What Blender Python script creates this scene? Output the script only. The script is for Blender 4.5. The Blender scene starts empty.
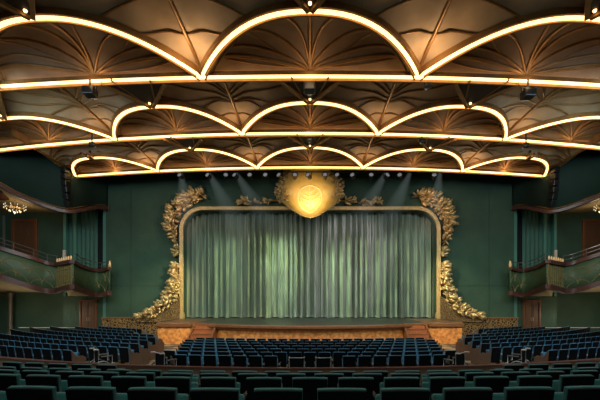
import bpy, math, random
import numpy as np
from mathutils import Vector, Matrix
random.seed(7)
PI = math.pi
S = bpy.context.scene
COL = S.collection
LIFT = 2.78            # lower floor is z = 0 in the end; everything below is written relative to eye level
F, CX, HY = 340.0, 310.0, 300.0
def P(px, py, d):      # point of the hall that lies at distance d and is seen at px, py
    return Vector(((px - CX) * d / F, d, (HY - py) * d / F))

# ------------------------------------------------------------------ mesh helper
class MB:
    def __init__(s): s.v = []; s.f = []
    def add(s, vs, fs):
        n = len(s.v); s.v += [tuple(p) for p in vs]; s.f += [tuple(i + n for i in f) for f in fs]; return s
    def box(s, c, size, rot=None):
        x, y, z = size[0]/2, size[1]/2, size[2]/2
        vs = [Vector((a*x, b*y, e*z)) for e in (-1, 1) for b in (-1, 1) for a in (-1, 1)]
        if rot is not None: vs = [rot @ p for p in vs]
        c = Vector(c)
        return s.add([p + c for p in vs], [(0,2,3,1),(4,5,7,6),(0,1,5,4),(2,6,7,3),(0,4,6,2),(1,3,7,5)])
    def grid(s, pts, closed_u=False, closed_v=False):      # pts[i][j]
        m, n = len(pts), len(pts[0]); vs = [p for r in pts for p in r]; fs = []
        for i in range(m if closed_u else m-1):
            for j in range(n if closed_v else n-1):
                a, b = i*n + j, i*n + (j+1) % n
                c, d = ((i+1) % m)*n + (j+1) % n, ((i+1) % m)*n + j
                fs.append((a, b, c, d))
        return s.add(vs, fs)
    def sweep(s, path, prof, up=(0,0,1), closed=False, cap=True):   # prof: (side, up) points
        path = [Vector(p) for p in path]; up0 = Vector(up); rings = []
        n = len(path)
        for i, p in enumerate(path):
            a = path[(i-1) % n] if (i > 0 or closed) else p
            b = path[(i+1) % n] if (i < n-1 or closed) else p
            t = (b - a)
            t = t.normalized() if t.length > 1e-9 else Vector((1,0,0))
            sd = t.cross(up0)
            sd = sd.normalized() if sd.length > 1e-5 else Vector((1,0,0))
            u = sd.cross(t).normalized()
            rings.append([p + sd*q[0] + u*q[1] for q in prof])
        s.grid(rings, closed_u=closed, closed_v=True)
        if cap and not closed:
            k = len(prof); base = len(s.v) - n*k
            s.f.append(tuple(base + j for j in range(k))); s.f.append(tuple(base + (n-1)*k + j for j in reversed(range(k))))
        return s
    def tube(s, path, r, k=6, up=(0,0,1), closed=False):
        return s.sweep(path, [(r*math.cos(2*PI*j/k), r*math.sin(2*PI*j/k)) for j in range(k)], up, closed)
    def rect(s, path, w, h, up=(0,0,1), closed=False):
        return s.sweep(path, [(-w/2,-h/2),(w/2,-h/2),(w/2,h/2),(-w/2,h/2)], up, closed)
    def lathe(s, prof, c=(0,0,0), k=16):                    # prof: (r, z)
        c = Vector(c)
        return s.grid([[c + Vector((r*math.cos(2*PI*j/k), r*math.sin(2*PI*j/k), z)) for j in range(k)] for r, z in prof], closed_v=True)
    def prism(s, poly, d0, d1, axis='y'):
        n = len(poly)
        mk = {'y': lambda q, t: (q[0], t, q[1]), 'x': lambda q, t: (t, q[0], q[1]), 'z': lambda q, t: (q[0], q[1], t)}[axis]
        vs = [mk(q, d0) for q in poly] + [mk(q, d1) for q in poly]
        return s.add(vs, [tuple(range(n)), tuple(reversed(range(n, 2*n)))] + [(i, n+i, n+(i+1) % n, (i+1) % n) for i in range(n)])
    def leaf(s, base, dirv, nrm, L, W, cup=.25):
        d = Vector(dirv).normalized(); nn = Vector(nrm).normalized(); sd = d.cross(nn).normalized(); nn = sd.cross(d)
        rows = []
        for t, w in ((0,.25),(.25,.85),(.55,1.0),(.82,.75),(1,.2)):
            c = Vector(base) + d*(L*t) + nn*(cup*L*math.sin(PI*t)*.6)
            rows.append([c - sd*(W/2*w) + nn*(-.12*W*w), c + nn*(.16*W*w), c + sd*(W/2*w) + nn*(-.12*W*w)])
        return s.grid(rows)
    def build(s, name, mat=None, parent=None, smooth=False, bevel=0, solid=0, loc=None):
        me = bpy.data.meshes.new(name); me.from_pydata([tuple(p) for p in s.v], [], s.f); me.validate(); me.update()
        if smooth: me.shade_smooth()
        o = bpy.data.objects.new(name, me); COL.objects.link(o)
        if mat: me.materials.append(mat)
        if parent: o.parent = parent
        if loc: o.location = loc
        if bevel:
            m = o.modifiers.new('bevel', 'BEVEL'); m.width = bevel; m.segments = 2; m.limit_method = 'ANGLE'
        if solid:
            m = o.modifiers.new('solid', 'SOLIDIFY'); m.thickness = solid; m.offset = 0
        return o
def crom(pts, n=8):
    out = []
    for i in range(len(pts)-1):
        p0, p1, p2, p3 = pts[max(i-1,0)], pts[i], pts[i+1], pts[min(i+2, len(pts)-1)]
        for k in range(n):
            t = k/n
            out.append(tuple(.5*((2*b) + (c-a)*t + (2*a-5*b+4*c-d)*t*t + (-a+3*b-3*c+d)*t**3) for a, b, c, d in zip(p0, p1, p2, p3)))
    out.append(tuple(pts[-1])); return out
def tag(o, label=None, cat=None, group=None, kind=None):
    if label: o['label'] = label
    if cat: o['category'] = cat
    if group: o['group'] = group
    if kind: o['kind'] = kind
    return o
def empty(name, loc=(0,0,0), rz=0):
    o = bpy.data.objects.new(name, None); COL.objects.link(o); o.location = loc; o.rotation_euler = (0,0,rz); o.empty_display_size = .2; return o
def copy_tree(o, parent=None):
    c = o.copy(); COL.objects.link(c); c.parent = parent
    for ch in KIDS(o): copy_tree(ch, c)
    return c
def KIDS(o): return [x for x in bpy.data.objects if x.parent == o]
def cache_tree(o): return (o, [cache_tree(c) for c in KIDS(o)])
def copy_cached(t, parent=None):
    c = t[0].copy(); COL.objects.link(c); c.parent = parent
    for ch in t[1]: copy_cached(ch, c)
    return c

# ------------------------------------------------------------------ materials
def mat(name, col, rough=.6, metal=0, noise=None, bump=0, bscale=20, emit=None, estr=0, spec=.5, stretch=None, sheen=0):
    m = bpy.data.materials.new(name); m.use_nodes = True; nt = m.node_tree; b = nt.nodes['Principled BSDF']
    b.inputs['Base Color'].default_value = (*col, 1); b.inputs['Roughness'].default_value = rough; b.inputs['Metallic'].default_value = metal
    b.inputs['Specular IOR Level'].default_value = spec
    if sheen: b.inputs['Sheen Weight'].default_value = sheen
    if emit: b.inputs['Emission Color'].default_value = (*emit, 1); b.inputs['Emission Strength'].default_value = estr
    tc = nt.nodes.new('ShaderNodeTexCoord'); mp = nt.nodes.new('ShaderNodeMapping'); nt.links.new(tc.outputs['Object'], mp.inputs['Vector'])
    if stretch: mp.inputs['Scale'].default_value = stretch
    if noise:                                            # (second colour, scale, low, high)
        n = nt.nodes.new('ShaderNodeTexNoise'); n.inputs['Scale'].default_value = noise[1]; n.inputs['Detail'].default_value = 5
        r = nt.nodes.new('ShaderNodeValToRGB'); r.color_ramp.elements[0].position = noise[2]; r.color_ramp.elements[1].position = noise[3]
        r.color_ramp.elements[0].color = (*col, 1); r.color_ramp.elements[1].color = (*noise[0], 1)
        nt.links.new(mp.outputs[0], n.inputs['Vector']); nt.links.new(n.outputs['Fac'], r.inputs['Fac']); nt.links.new(r.outputs['Color'], b.inputs['Base Color'])
    if bump:
        n2 = nt.nodes.new('ShaderNodeTexNoise'); n2.inputs['Scale'].default_value = bscale; n2.inputs['Detail'].default_value = 4
        bp = nt.nodes.new('ShaderNodeBump'); bp.inputs['Strength'].default_value = bump; bp.inputs['Distance'].default_value = .08
        nt.links.new(mp.outputs[0], n2.inputs['Vector']); nt.links.new(n2.outputs['Fac'], bp.inputs['Height']); nt.links.new(bp.outputs[0], b.inputs['Normal'])
    return m
M = {}
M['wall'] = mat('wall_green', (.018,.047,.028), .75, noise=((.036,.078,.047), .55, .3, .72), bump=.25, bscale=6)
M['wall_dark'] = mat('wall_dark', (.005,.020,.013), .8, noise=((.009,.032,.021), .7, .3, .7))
M['seam'] = mat('seam', (.008,.028,.02), .8)
M['void'] = mat('void', (.003,.004,.004), .9)
M['pilaster'] = mat('pilaster', (.028,.095,.072), .7, noise=((.045,.14,.105), 3, .3, .7), stretch=(8,8,.3))
M['lightgreen'] = mat('light_green', (.06,.19,.15), .7)
M['burgundy'] = mat('burgundy', (.065,.02,.016), .4, noise=((.10,.034,.024), 6, .3, .7))
M['copper'] = mat('copper', (.24,.115,.038), .42, .45, noise=((.34,.175,.06), 3, .3, .7))
M['shell'] = mat('ceiling_shell', (.17,.098,.055), .7, noise=((.27,.165,.098), 1.1, .3, .75))
M['spandrel'] = mat('ceiling_spandrel', (.33,.215,.125), .7, noise=((.50,.34,.21), 1.1, .3, .75))  # lighter than the shell: upward light of the strips put into the colour
M['ceil_dark'] = mat('ceiling_dark', (.012,.012,.011), .8)
M['wedge'] = mat('wedge', (.03,.016,.009), .6)
M['led'] = mat('led', (1,.85,.6), .5, emit=(1,.60,.205), estr=3.5)
M['lampglow'] = mat('lamp_glow', (1,.8,.5), .5, emit=(1,.62,.26), estr=4)
M['gold'] = mat('gold', (.48,.30,.11), .38, .45, noise=((.74,.52,.25), 5, .3, .7), bump=.3, bscale=12)
M['goldframe'] = mat('gold_frame', (.60,.38,.16), .42, .4, noise=((.76,.52,.25), 4, .3, .7))
M['goldlit'] = mat('gold_lit', (.62,.33,.065), .42, .3, noise=((.80,.48,.13), 2, .3, .7), bump=.2, bscale=5, emit=(1,.55,.12), estr=.06)  # slight emission puts the spotlit brightness into the gold, not a lamp
M['goldline'] = mat('gold_line', (.26,.19,.07), .5, .2)
M['railmetal'] = mat('rail_metal', (.16,.15,.14), .35, .6)
M['columnwood'] = mat('column_wood', (.045,.035,.022), .5, noise=((.07,.055,.035), 4, .3, .7))
M['golddark'] = mat('gold_dark', (.20,.11,.03), .5, .6)
M['engrave'] = mat('engrave', (.75,.55,.25), .5, .2)
M['curtain'] = mat('curtain', (.135,.172,.122), .8, noise=((.33,.385,.29), 2.0, .3, .7), stretch=(4.5,1,.14), sheen=.3)  # vertical streaks paint pleat highlights and dark valleys into the colour
M['stage'] = mat('stage_floor', (.030,.040,.034), .38, noise=((.05,.06,.05), 1.5, .3, .7))
M['stagewood'] = mat('stage_wood', (.42,.17,.045), .45, noise=((.62,.30,.09), 3, .3, .7), bump=.3, bscale=9, stretch=(1,1,2))
M['lip'] = mat('lip_wood', (.17,.075,.032), .3, noise=((.25,.12,.05), 4, .3, .7), stretch=(.4,3,3))
M['orangewood'] = mat('orange_wood', (.25,.085,.028), .45, noise=((.36,.13,.045), 4, .3, .7), stretch=(4,4,.5))
M['doorframe'] = mat('door_frame_wood', (.13,.040,.014), .45, noise=((.18,.06,.02), 4, .3, .7), stretch=(4,4,.5))
M['doorwood'] = mat('door_wood', (.085,.034,.015), .5, noise=((.12,.05,.022), 4, .3, .7), stretch=(5,5,.4))
M['seatback'] = mat('seat_back', (.0028,.0026,.0030), .8, noise=((.006,.005,.006), 8, .3, .7), spec=.12)
M['velvet'] = mat('velvet_green', (.030,.115,.100), .85, noise=((.042,.15,.13), 9, .3, .7), sheen=.1)
M['velvetblue'] = mat('velvet_blue', (.030,.13,.20), .85, noise=((.042,.17,.26), 9, .3, .7), sheen=.1)
M['seatmetal'] = mat('seat_metal', (.02,.02,.022), .45, .6)
M['armtip'] = mat('arm_tip', (.52,.42,.36), .4)
M['endpanel'] = mat('end_panel', (.13,.075,.05), .45, noise=((.19,.115,.075), 6, .3, .7), stretch=(6,6,.6))
M['chrome'] = mat('chrome', (.50,.49,.47), .35, .35)
M['rubber'] = mat('rubber', (.004,.004,.0045), .8, spec=.1)
M['carpet'] = mat('carpet', (.07,.048,.028), .95, noise=((.42,.32,.17), 1.6, .42, .6), bump=.3, bscale=40)
M['platform'] = mat('platform', (.010,.010,.010), .95)
M['cream'] = mat('cream_soffit', (.26,.20,.11), .8, noise=((.33,.26,.15), 1, .3, .7))
M['black'] = mat('fixture_black', (.012,.012,.013), .35, .3)
M['lens'] = mat('fixture_lens', (.25,.25,.27), .15, .0, emit=(.8,.85,1), estr=.12)
M['crystal'] = mat('crystal', (.9,.85,.7), .1, 0, emit=(1,.82,.5), estr=.5)
M['candle'] = mat('candle_glow', (.62,.40,.18), .4, emit=(1,.62,.28), estr=.16)
M['frontgreen'] = mat('balcony_green', (.045,.075,.036), .6, noise=((.065,.105,.05), 3, .3, .7))
# ornate gold relief for the dado
def relief(name, dark, light, scale):
    m = bpy.data.materials.new(name); m.use_nodes = True; nt = m.node_tree; b = nt.nodes['Principled BSDF']
    tc = nt.nodes.new('ShaderNodeTexCoord'); nz = nt.nodes.new('ShaderNodeTexNoise'); nz.inputs['Scale'].default_value = 1.5
    mx = nt.nodes.new('ShaderNodeMixRGB'); mx.inputs['Fac'].default_value = .25; nt.links.new(tc.outputs['Object'], nz.inputs['Vector'])
    nt.links.new(tc.outputs['Object'], mx.inputs['Color1']); nt.links.new(nz.outputs['Color'], mx.inputs['Color2'])
    w = nt.nodes.new('ShaderNodeTexVoronoi'); w.feature = 'DISTANCE_TO_EDGE'; w.inputs['Scale'].default_value = scale; nt.links.new(mx.outputs[0], w.inputs['Vector'])
    r = nt.nodes.new('ShaderNodeValToRGB'); r.color_ramp.elements[0].position = .04; r.color_ramp.elements[1].position = .16
    r.color_ramp.elements[0].color = (*light, 1); r.color_ramp.elements[1].color = (*dark, 1)
    bp = nt.nodes.new('ShaderNodeBump'); bp.invert = True; bp.inputs['Strength'].default_value = .8; bp.inputs['Distance'].default_value = .1
    nt.links.new(w.outputs['Distance'], r.inputs['Fac']); nt.links.new(r.outputs['Color'], b.inputs['Base Color'])
    nt.links.new(w.outputs['Distance'], bp.inputs['Height']); nt.links.new(bp.outputs[0], b.inputs['Normal'])
    b.inputs['Metallic'].default_value = .4; b.inputs['Roughness'].default_value = .45
    return m
M['dado'] = relief('gilded_relief', (.035,.016,.006), (.34,.19,.065), 7.5)
M['dadobase'] = relief('gilded_relief_fine', (.10,.05,.018), (.32,.19,.07), 11)
M['stagefront'] = mat('stage_front', (.52,.18,.035), .5, noise=((.85,.38,.09), 5, .38, .62), bump=.4, bscale=14)

# ------------------------------------------------------------------ floor, walls
FL = -2.78
def struct(mb, name, m, **k):
    o = mb.build(name, m, **k); o['kind'] = 'structure'; return o
struct(MB().box((0, 10.5, FL-.1), (64, 37, .2)), 'floor', M['carpet'])
DW = 26.4       # proscenium wall
OX, OZT, RC = 9.75, 6.91, 1.5     # opening half width, top, corner radius
SZ = -1.44      # stage level
# proscenium wall with an arched opening
XW = 15.85
arc = []
for k in range(9):
    a = PI - k*(PI/2)/8
    arc.append((-OX + RC + RC*math.cos(a), OZT - RC + RC*math.sin(a)))
arc += [(-x, z) for x, z in reversed(arc)]
mb = MB()
top = 10.9
n = len(arc)
mb.add([(x, DW, z) for x, z in arc] + [(x, DW, top) for x, z in arc], [(i, i+1, n+i+1, n+i) for i in range(n-1)])
mb.add([(x, DW+.5, z) for x, z in arc] + [(x, DW, z) for x, z in arc], [(i, i+1, n+i+1, n+i) for i in range(n-1)])
for s in (-1, 1):
    mb.add([(s*OX, DW, FL), (s*XW, DW, FL), (s*XW, DW, top), (s*OX, DW, top), (s*OX, DW, OZT-RC), (s*OX, DW+.5, FL), (s*OX, DW+.5, OZT-RC)], [(0,1,2,3,4), (0,4,6,5)])
struct(mb, 'wall_stage', M['wall'])
mb = MB()
for s in (-1, 1):
    for x in (13.9,): mb.box((s*x, DW-.008, 2.6), (.03, .02, 12))
    mb.box((s*13.1, DW-.008, 1.1), (5.5, .02, .03))
struct(mb, 'trim_1', M['seam'])
struct(MB().box((0, 29.2, 3), (34, .1, 16)), 'wall_backstage', M['void'])
struct(MB().box((0, -6.5, 4), (64, .1, 14)), 'wall_rear', M['wall_dark'])
struct(MB().box((0, 11, 11.0), (64, 36, .15)), 'ceiling', M['ceil_dark'])

for s, side in ((-1, 'left'), (1, 'right')):
    def X(px): return px   # (kept for reading)
    sx = lambda off, d: s*off*d/F
    # far-side walls: alcove and under-balcony wall
    DB = 27.6
    mb = MB(); mb.box((s*25.2, DB+.06, 4), (12.6, .12, 14)); mb.box((s*31.6, 10.6, 4), (.12, 34, 14))
    struct(mb, 'wall_' + side, M['wall'])
    # pilaster bay
    mb = MB()
    path = []
    x0, x1 = 19.2, 16.85
    for k in range(61):
        t = k/60; x = x0 + (x1-x0)*t
        path.append((s*x, 27.0 - .10*abs(math.sin(t*PI*7)) , 0))
    mb.grid([[(p[0], p[1], z) for p in path] for z in (-.3, 8)])
    o = struct(mb, 'trim_2' if s < 0 else 'trim_3', M['pilaster'])
    mb = MB()
    for x in (19.25, 18.45): mb.box((s*x, 26.82, 3.8), (.22, .3, 8.2))
    mb.box((s*15.98, 26.6, 2.8), (.26, .30, 9.6))
    mb.build('pilaster_strip', M['lightgreen'], o)
    struct(MB().box((s*16.45, 27.3, 3.8), (.9, .3, 8.2)), 'wall_slot_' + side, M['void'])
    # lower wall beside the stage wall (door wall)
    struct(MB().box((s*17.6, 26.75, -1.25), (3.5, .2, 3.06)), 'wall_lower_' + side, M['wall'])
    # double door
    r = empty('door_1' if s < 0 else 'door_2', (s*17.35, 26.62, FL)); r['kind'] = 'structure'
    w = 1.35; h = 2.7
    mb = MB()
    for q in (-1, 1): mb.box((q*(w/2-.05), 0, h/2), (.12, .14, h))
    mb.box((0, 0, h+.02), (w+.02, .14, .14)); mb.build('door_frame', M['doorframe'], r)
    for q in (-1, 1):
        lf = MB().box((q*.29, .02, h/2-.02), (.55, .06, h-.1)).build('door_leaf', M['doorwood'], r)
        mb = MB()
        for zz in (.7, 1.9): mb.box((q*.29, -.02, zz), (.38, .03, .95))
        mb.build('door_panel', M['doorwood'], lf, bevel=.01)
        MB().tube([(q*.08, -.02, 1.15), (q*.08, -.07, 1.15), (q*.08, -.07, 1.4), (q*.08, -.02, 1.4)], .012, up=(1,0,0)).build('door_handle', M['chrome'], lf)
    # alcove doorway
    r = empty('door_3' if s < 0 else 'door_4', (s*23.1, DB-.06, 3.2)); r['kind'] = 'structure'
    mb = MB()
    for q in (-1, 1): mb.box((q*.93, 0, 1.6), (.22, .16, 3.2))
    mb.box((0, 0, 3.25), (2.08, .16, .22)); mb.build('door_frame', M['doorframe'], r, bevel=.02)
    for q in (-1, 1): MB().box((q*.415, .03, 1.58), (.82, .06, 3.12)).build('door_leaf', M['doorwood'], r)
    # fascia wall above the alcove lip
    lip_px = [(-70, 150, 20.0), (-35, 168, 20.8), (0, 185, 21.6), (20, 196, 22.0), (40, 204, 22.4), (56, 209.5, 22.8), (70, 212, 23.2), (82, 210, 24.0), (95, 207.5, 25.2), (107, 208.5, 26.3)]
    lip = [P(x, y, d) for x, y, d in lip_px]
    lip = [(s*-1*p.x if s > 0 else p.x, p.y, p.z) for p in lip]
    lipc = crom(lip, 6)
    mb = MB(); mb.grid([[(x, y, z) for x, y, z in lipc], [(x, y, 10.95) for x, y, z in lipc]])
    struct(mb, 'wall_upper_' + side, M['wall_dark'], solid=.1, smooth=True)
    t = MB().rect([(x, y-.05, z) for x, y, z in lipc], .34, .26).build('trim_4' if s < 0 else 'trim_5', M['burgundy'], bevel=.04); t['kind'] = 'structure'
    MB().tube([(x, y-.14, z+.20) for x, y, z in lipc], .035).build('trim_bead', M['copper'], t)
    # cream soffit of the alcove
    back = []
    for x, y, z in lipc:
        xb = abs(x)*DB/y; xb = max(xb, 17.0)
        back.append((s*xb, DB if xb > 19.2 else 27.0, 7.06 if xb > 19.2 else 7.15))
    mb = MB(); mb.grid([lipc, [(.5*(a[0]+b[0]), .5*(a[1]+b[1]), .5*(a[2]+b[2])+.12) for a, b in zip(lipc, back)], back])
    struct(mb, 'ceiling_alcove_' + side, M['cream'], smooth=True)

# ------------------------------------------------------------------ ceiling canopies
H = 9.0
TIERS = [
  dict(d=13.66, dep=3.10, w=[8.76, 8.85, 7.0], prev=7.4, R=132, droop=0, p=2.35, led=.10, cut=.9),
  dict(d=18.30, dep=2.80, w=[7.35, 7.25, 8.2], prev=13.66, R=85, droop=0, p=2.5, led=.115, cut=1.0),
  dict(d=23.00, dep=2.94, w=[7.17, 6.83, 5.75], prev=18.30, R=300, droop=.42, p=2.5, led=.115, cut=1.0),
]
WORDS = ['nearest', 'middle', 'farthest']
def bez(a, b, c, n=10):
    return [tuple((1-t)**2*p + 2*t*(1-t)*q + t*t*r for p, q, r in zip(a, b, c)) for t in [k/n for k in range(n+1)]]
for ti, T in enumerate(TIERS):
    root = empty('ceiling_canopy', (0, T['d'], H))
    tag(root, ['scalloped copper ceiling canopy with glowing arches, nearest and largest of the three tiers',
               'scalloped copper ceiling canopy with glowing arches, middle tier of the three',
               'scalloped copper ceiling canopy with glowing arches, farthest tier just before the stage wall'][ti], 'ceiling canopy')
    dB, D, p = T['d'], T['dep'], T['p']
    O = Vector((0, dB, H))
    def bd(x): return dB + x*x/(2*T['R'])
    def hz(x): return H - T['droop']*(x/16.0)**2
    def prevd(x):
        return T['prev'] + (x*x/(2*TIERS[ti-1]['R']) if ti else 0) + .12
    edges = [-T['w'][0]/2-T['w'][1]-T['w'][2], -T['w'][0]/2-T['w'][1], -T['w'][0]/2, T['w'][0]/2, T['w'][0]/2+T['w'][1], T['w'][0]/2+T['w'][1]+T['w'][2]]
    def arcdep(x):
        for a, b in zip(edges[:-1], edges[1:]):
            if a - 1e-6 <= x <= b + 1e-6:
                u = min(1, abs((x-(a+b)/2)/((b-a)/2)))
                return D*(b-a if False else 1)*(1-u**p)*(min(1, (b-a)/T['w'][1]*1.0))
        return 0
    def inner_z(x, y):           # shell inside an arch
        for a, b in zip(edges[:-1], edges[1:]):
            if a - 1e-6 <= x <= b + 1e-6:
                L = max(arcdep(x), 1e-3); v = min(1, max(0, (bd(x)-y)/L)); u = (x-(a+b)/2)/((b-a)/2)
                ang = math.atan2(max(bd(x)-y, 0), (x-(a+b)/2) + 1e-6)
                fold = .07*abs(math.sin(ang*6))*min(1, L*v)
                return hz(x) + .16 + .55*math.sin(PI*min(1, v**.8))*(1-u**4) - fold
        return hz(x)
    def outer_z(x, y):
        ya = bd(x) - arcdep(x); t = max(0, ya - y)
        v = min(1, t/max(.01, ya - prevd(x)))
        nearest = min(abs(x-e) for e in edges)
        ang = math.atan2(t+.3, nearest+.001)
        return hz(x) + .16 + .62*(1-math.exp(-t/.9)) * (1-.25*v) - .28*math.exp(-(nearest/.5)**2)*min(1, t/1.5) 
    def loc(q): return (q[0]-O.x, q[1]-O.y, q[2]-O.z)
    for ci, (a, b) in enumerate(zip(edges[:-1], edges[1:])):
        cx = (a+b)/2; hw = (b-a)/2
        nA = 40
        xs = [cx - hw*math.cos(PI*k/nA) for k in range(nA+1)]
        # shell panel
        mb = MB()
        mb.grid([[loc((x, bd(x)-arcdep(x)*v, inner_z(x, bd(x)-arcdep(x)*v))) for x in xs] for v in [k/14 for k in range(15)]])
        sh = mb.build('shell_panel', M['shell'], root, smooth=True)
        rb = MB()
        for th, dfr in ((-.96,.16), (-.95,.42), (-.86,.78), (-.62,.97), (-.30,.98), (0,.98), (.30,.98), (.62,.97), (.86,.78), (.95,.42), (.96,.16)):
            ex = cx + hw*.96*th
            ey = bd(ex) - min(arcdep(ex)*.97, D*dfr)
            c1 = (cx + (ex-cx)*(.40+.15*(abs(th) > .6)), bd(cx) - (bd(cx)-ey)*(.95 if abs(th) < .6 else .80) - .05*D*abs(th), 0)
            if th == 0: c1 = (cx, (bd(cx)+ey)/2, 0)
            path = []
            for q in bez((cx, bd(cx)-.05, 0), c1, (ex, ey, 0), 12):
                x = min(b-.02, max(a+.02, q[0])); y = max(q[1], bd(x)-arcdep(x)+.02)
                path.append(loc((x, y, inner_z(x, y)-.03)))
            rb.tube(path, .055 if th else .08, 6)
            if abs(th) in (.95, .62):      # the looped secondary rib beside it
                path = []
                for q in bez((cx, bd(cx)-.12, 0), (cx+(ex-cx)*.75, bd(cx)-(bd(cx)-ey)*.28, 0), (cx+(ex-cx)*.96, ey+.05*(bd(cx)-ey), 0), 10):
                    x = min(b-.02, max(a+.02, q[0])); y = max(q[1], bd(x)-arcdep(x)+.02)
                    path.append(loc((x, y, inner_z(x, y)-.02)))
                rb.tube(path, .032, 5)
        rb.build('rib_fan', M['copper'], sh, smooth=True)
        # arch: light strip with copper edging
        ap = [(x, bd(x)-arcdep(x), hz(x)) for x in xs]
        le = T['led']
        MB().rect([loc(q) for q in ap], le, le*.8).build('arch_light_strip', M['led'], root)
        mb = MB()
        inn = [(cx+(x-cx)*(1-.11/hw), y+.12, z) for x, y, z in ap]
        out = [(cx+(x-cx)*(1+.08/hw), y-.12, z) for x, y, z in ap]
        mb.sweep([loc((x, y, z+.06)) for x, y, z in inn], [(-.03,-.12),(.03,-.12),(.03,.16),(-.03,.16)])
        mb.sweep([loc((x, y, z+.10)) for x, y, z in out], [(-.04,-.10),(.04,-.10),(.04,.10),(-.04,.10)])
        mb.sweep([loc((x, y, z+.02)) for x, y, z in [(cx+(x-cx)*(1-.26/hw), y+.27, z+.08) for x, y, z in ap]], [(-.02,-.03),(.02,-.03),(.02,.06),(-.02,.06)])
        mb.build('arch_edging', M['copper'], root, smooth=False)
        # crest wedge with a small lamp
        dcr = bd(cx) - arcdep(cx); pdv = prevd(cx); L = min(dcr - pdv, 2.6) - .15
        mb = MB(); hwz = .74*L; zz = hz(cx) - .04
        tri = [(cx, dcr-.14), (cx+hwz, dcr-.14-L), (cx-hwz, dcr-.14-L)]
        mb.add([loc((*q, zz)) for q in tri] + [loc((*q, zz+.3)) for q in tri], [(0,1,2),(3,5,4),(0,3,4,1),(1,4,5,2),(2,5,3,0)])
        if ti == 2 and ci in (0, 4): mb = MB().lathe([(.0,-.1),(.06,-.08),(.09,0),(.05,.25)], loc((cx, dcr-.3, hz(cx)+.05)), 8); hwz = .05; L = .4
        wd = mb.build('crest_wedge', M['wedge'], root)
        mb = MB()
        for q in (1, -1):
            mb.rect([loc((cx+q*.05, dcr-.1, zz-.02)), loc((cx+q*(hwz+.08), dcr-.14-L, zz-.02))], .13, .18)
            mb.rect([loc((cx+q*.30, dcr-.45, zz+.05)), loc((cx+q*(hwz*.62+.02), dcr-.3-L, zz+.0))], .06, .10)
        mb.build('wedge_edging', M['copper'], wd)
        MB().lathe([(.0,-.06),(.045,-.05),(.055,0),(.05,.04)], loc((cx, dcr-.34, zz)), 10).build('crest_lamp', M['lampglow'], wd, smooth=True)
        # spandrel panel around this crest
        mb = MB()
        rows = []
        for v in [k/16 for k in range(17)]:
            rows.append([loc((x, (bd(x)-arcdep(x)) * (1-v) + prevd(x)*v, outer_z(x, (bd(x)-arcdep(x))*(1-v) + prevd(x)*v))) for x in xs])
        mb.grid(rows)
        mb.build('spandrel_panel', M['spandrel'], root, smooth=True)
        lamp = bpy.data.lights.new('canopy_fill', 'POINT'); lamp.energy = 16; lamp.color = (1, .66, .34); lamp.shadow_soft_size = .25  # unseen point fill added to brighten the shell
        lo = bpy.data.objects.new('canopy_fill', lamp); COL.objects.link(lo); lo.parent = root; lo.location = loc((cx, bd(cx)-.35, H-.25))
    for e in edges[1:-1]:
        lamp = bpy.data.lights.new('canopy_fill', 'POINT'); lamp.energy = 62 if ti == 0 else 26; lamp.color = (1, .70, .38); lamp.shadow_soft_size = .2  # unseen point fill added at each valley to brighten the spandrels
        lo = bpy.data.objects.new('canopy_fill', lamp); COL.objects.link(lo); lo.parent = root; lo.location = loc((e, bd(e)-1.3, H-.35))
    # straight band
    xs = [edges[0] + (edges[-1]-edges[0])*k/60 for k in range(61)]
    MB().rect([loc((x, bd(x), hz(x))) for x in xs], T['led']*1.15, T['led']*.95).build('band_light_strip', M['led'], root)
    mb = MB()
    mb.rect([loc((x, bd(x)+.13, hz(x)-.03)) for x in xs], .07, .20)
    mb.rect([loc((x, bd(x)-.13, hz(x)+.05)) for x in xs], .05, .14)
    mb.rect([loc((x, bd(x)+.26, hz(x)+.5)) for x in xs], .06, 1.0)
    mb.build('band_edging', M['copper'], root)
    # spandrel ribs: spines from each valley with side ribs
    for ei, e in enumerate(edges):
        mb = MB(); y0 = bd(e) - .1; y1 = prevd(e)
        def op(x, y, r=0):
            x = min(edges[-1]-.01, max(edges[0]+.01, x)); y = min(y, bd(x)-arcdep(x)-.05)
            return loc((x, y, outer_z(x, y)-.03))
        mb.tube([op(e, y0+(y1-y0)*k/12) for k in range(13)], .075, 6)
        yn = y0 + (y1-y0)*.55
        for q in (-1, 1):
            w = (edges[min(ei+1, 5)] - e if q > 0 else e - edges[max(ei-1, 0)])
            if w < .1: continue
            for (sy, ty, tx, cy) in ((.50, .62, .43, .50), (.56, .80, .40, .62), (.62, .98, .36, .80), (.66, 1.0, .20, .85), (.28, .42, .30, .24), (.50, .40, .36, .44)):
                path = [op(x, y) for x, y in [(b_[0], b_[1]) for b_ in bez((e, y0+(y1-y0)*sy), (e+q*w*tx*.5, y0+(y1-y0)*cy), (e+q*w*tx, y0+(y1-y0)*ty), 10)]]
                mb.tube(path, .042, 5)
        mb.build('spine_rib', M['copper'], root, smooth=True)
    if ti == 2:      # end trims of the farthest canopy
        for q in (-1, 1):
            e = edges[-1]*q
            MB().rect([loc((e+q*.15 , bd(e)+.1 - 4.9*k/12, hz(e)+.1 + .55*math.sin(PI*k/12*.5))) for k in range(13)], .12, .4).build('end_trim', M['copper'], root)

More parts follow.
